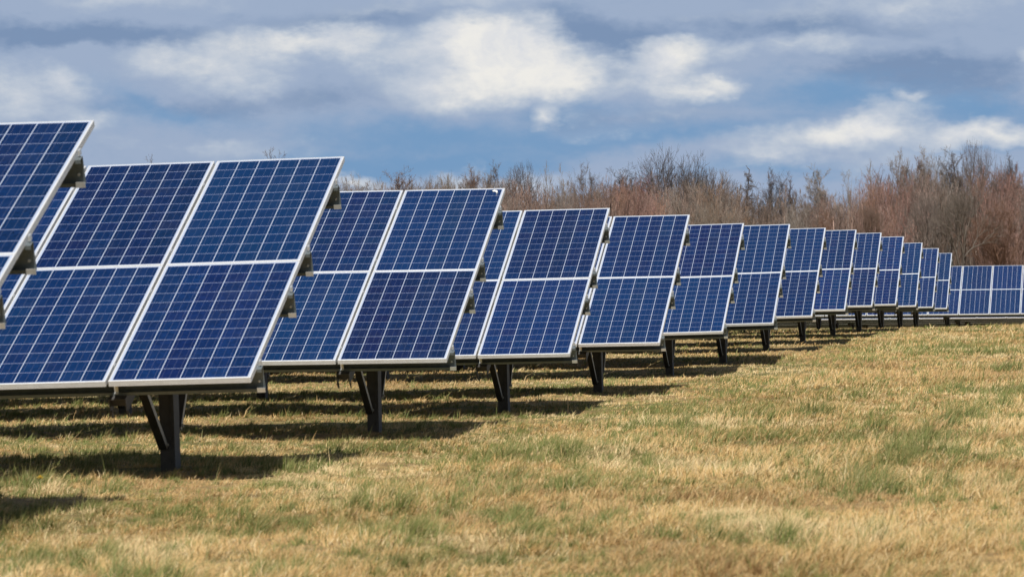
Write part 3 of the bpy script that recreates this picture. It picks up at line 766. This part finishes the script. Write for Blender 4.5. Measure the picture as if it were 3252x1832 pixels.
# the wood behind: one dense mass of stems and twigs
EX = [-300, 0, 400, 850, 900, 1100, 1180, 1240, 1400, 1500, 1600, 1700, 1780, 1870, 1900, 1950, 2050, 2150, 2200, 2260, 2350, 2450, 2530, 2600, 2900]
EYv = [470, 468, 462, 458, 456, 456, 450, 442, 470, 466, 446, 450, 440, 482, 506, 482, 496, 478, 442, 420, 444, 436, 424, 424, 430]
REDC = [(1610, 60, .75), (2220, 80, .6), (2530, 60, .75), (1500, 40, .25), (2080, 30, .3), (1330, 60, .25)]
base = []
for v in range(5):
    A = grow('thicket' if v < 2 else 'upright', 500 + v, .85 if v < 2 else .62); A[:, :6] /= np.sort(A[:, 5])[-8:].mean(); A[A[:, 8] < 1, 6:8] *= 1.5
    base.append(A); print('thicket', len(A))
Vs, Qs, Cs = [], [], []; off = 0
rm = random.Random(9); nr_ = np.random.RandomState(5)
NM = 900
for i in range(NM):
    px = rm.uniform(-260, 2840) if i % 4 else rm.uniform(840, 2700)
    layer = rm.random(); dist = 354 + 72 * layer
    top = float(np.interp(px, EX, EYv)) + rm.uniform(-24, 18) + (1 - layer) * rm.uniform(0, 90)
    d = pix_dir(px, top); p_ = d * (dist / d.y); gz = float(np.interp(dist, GY, GZ)); h = p_.z - gz
    if h < 2: continue
    A = base[rm.randrange(5)].copy(); th = rm.uniform(0, 6.28); c_, s_ = math.cos(th), math.sin(th)
    wsc = h * rm.uniform(.5, .85)
    B = A.copy()
    for o_ in (0, 3):
        B[:, o_] = (A[:, o_] * c_ - A[:, o_ + 1] * s_) * wsc + p_.x; B[:, o_ + 1] = (A[:, o_] * s_ + A[:, o_ + 1] * c_) * wsc + p_.y
        B[:, o_ + 2] = A[:, o_ + 2] * h + gz
    B[:, 6:8] *= h * .8
    V, Q = prisms(B, .0085)
    red = sum(s * math.exp(-((px - x) / w__) ** 2) for x, w__, s in REDC) * rm.uniform(.4, 1.2)
    tone = rm.uniform(.62, 1.5)
    col0 = np.array([.195, .145, .118]) if rm.random() < .6 else np.array([.215, .185, .16])
    if rm.random() < .12: col0 = np.array([.23, .15, .10])
    red = min(1, red); cc = (col0 * (1 - red) + np.array([.245, .118, .10]) * red) * tone
    colv = np.repeat(cc[None] * .9, len(B), 0) * np.where(B[:, 8] < 1, 2.1 if rm.random() < .4 else .42, 1.1)[:, None] * nr_.uniform(.5, 1.6, (len(B), 1))
    Vs.append(V.astype(np.float32)); Qs.append(Q + off); Cs.append(np.repeat(colv, 6, 0).astype(np.float32)); off += len(V)
V = np.concatenate(Vs); Q = np.concatenate(Qs); Cc = np.concatenate(Cs)
me = quads_mesh('woodland', V, Q, [M_WOOD])
at = me.color_attributes.new('tint', 'FLOAT_COLOR', 'POINT')
at.data.foreach_set('color', np.concatenate([Cc, np.ones((len(Cc), 1), np.float32)], 1).ravel())
tag(link(bpy.data.objects.new('woodland', me)), 'dense brown leafless wood of stems and twigs behind the solar field', 'woodland', kind='stuff')
print('woodland quads', len(Q))

# lattice mast far behind the wood
d = pix_dir(2053, 433); p = d * (1500 / d.y); gz = float(ground_z(p.x, p.y)); H = p.z - gz
mb = MB()
def lw(z): return 2.2 - 1.4 * min(1, z / (H * .75))
zz = np.linspace(0, H, 15)
for i in range(len(zz) - 1):
    a, b2 = lw(zz[i]) / 2, lw(zz[i + 1]) / 2
    if i >= 12: a = .4; b2 = .4 + (.5 if i == 13 else .0)
    c0 = [(-a, -a), (a, -a), (a, a), (-a, a)]; c1 = [(-b2, -b2), (b2, -b2), (b2, b2), (-b2, b2)]
    for j in range(4):
        k_ = (j + 1) % 4
        mb.tube((*c0[j], zz[i]), (*c1[j], zz[i + 1]), .10, n=4)
        mb.tube((*c0[j], zz[i]), (*c1[k_], zz[i + 1]), .06, n=4)
        mb.tube((*c1[j], zz[i + 1]), (*c1[k_], zz[i + 1]), .08, n=4)
mlat = metal('painted_lattice_steel', (.11, .14, .18), .3, .6, .1, 2)
for sx in (-1, 1): mb.box(sx * 1.0 - .15, sx * 1.0 + .15, -.1, .1, H - 1.6, H)
o = mb.build('lattice_mast', [mlat]); o.location = (p.x, p.y, gz)
tag(o, 'slim steel lattice mast showing between bare trees on the skyline', 'mast')
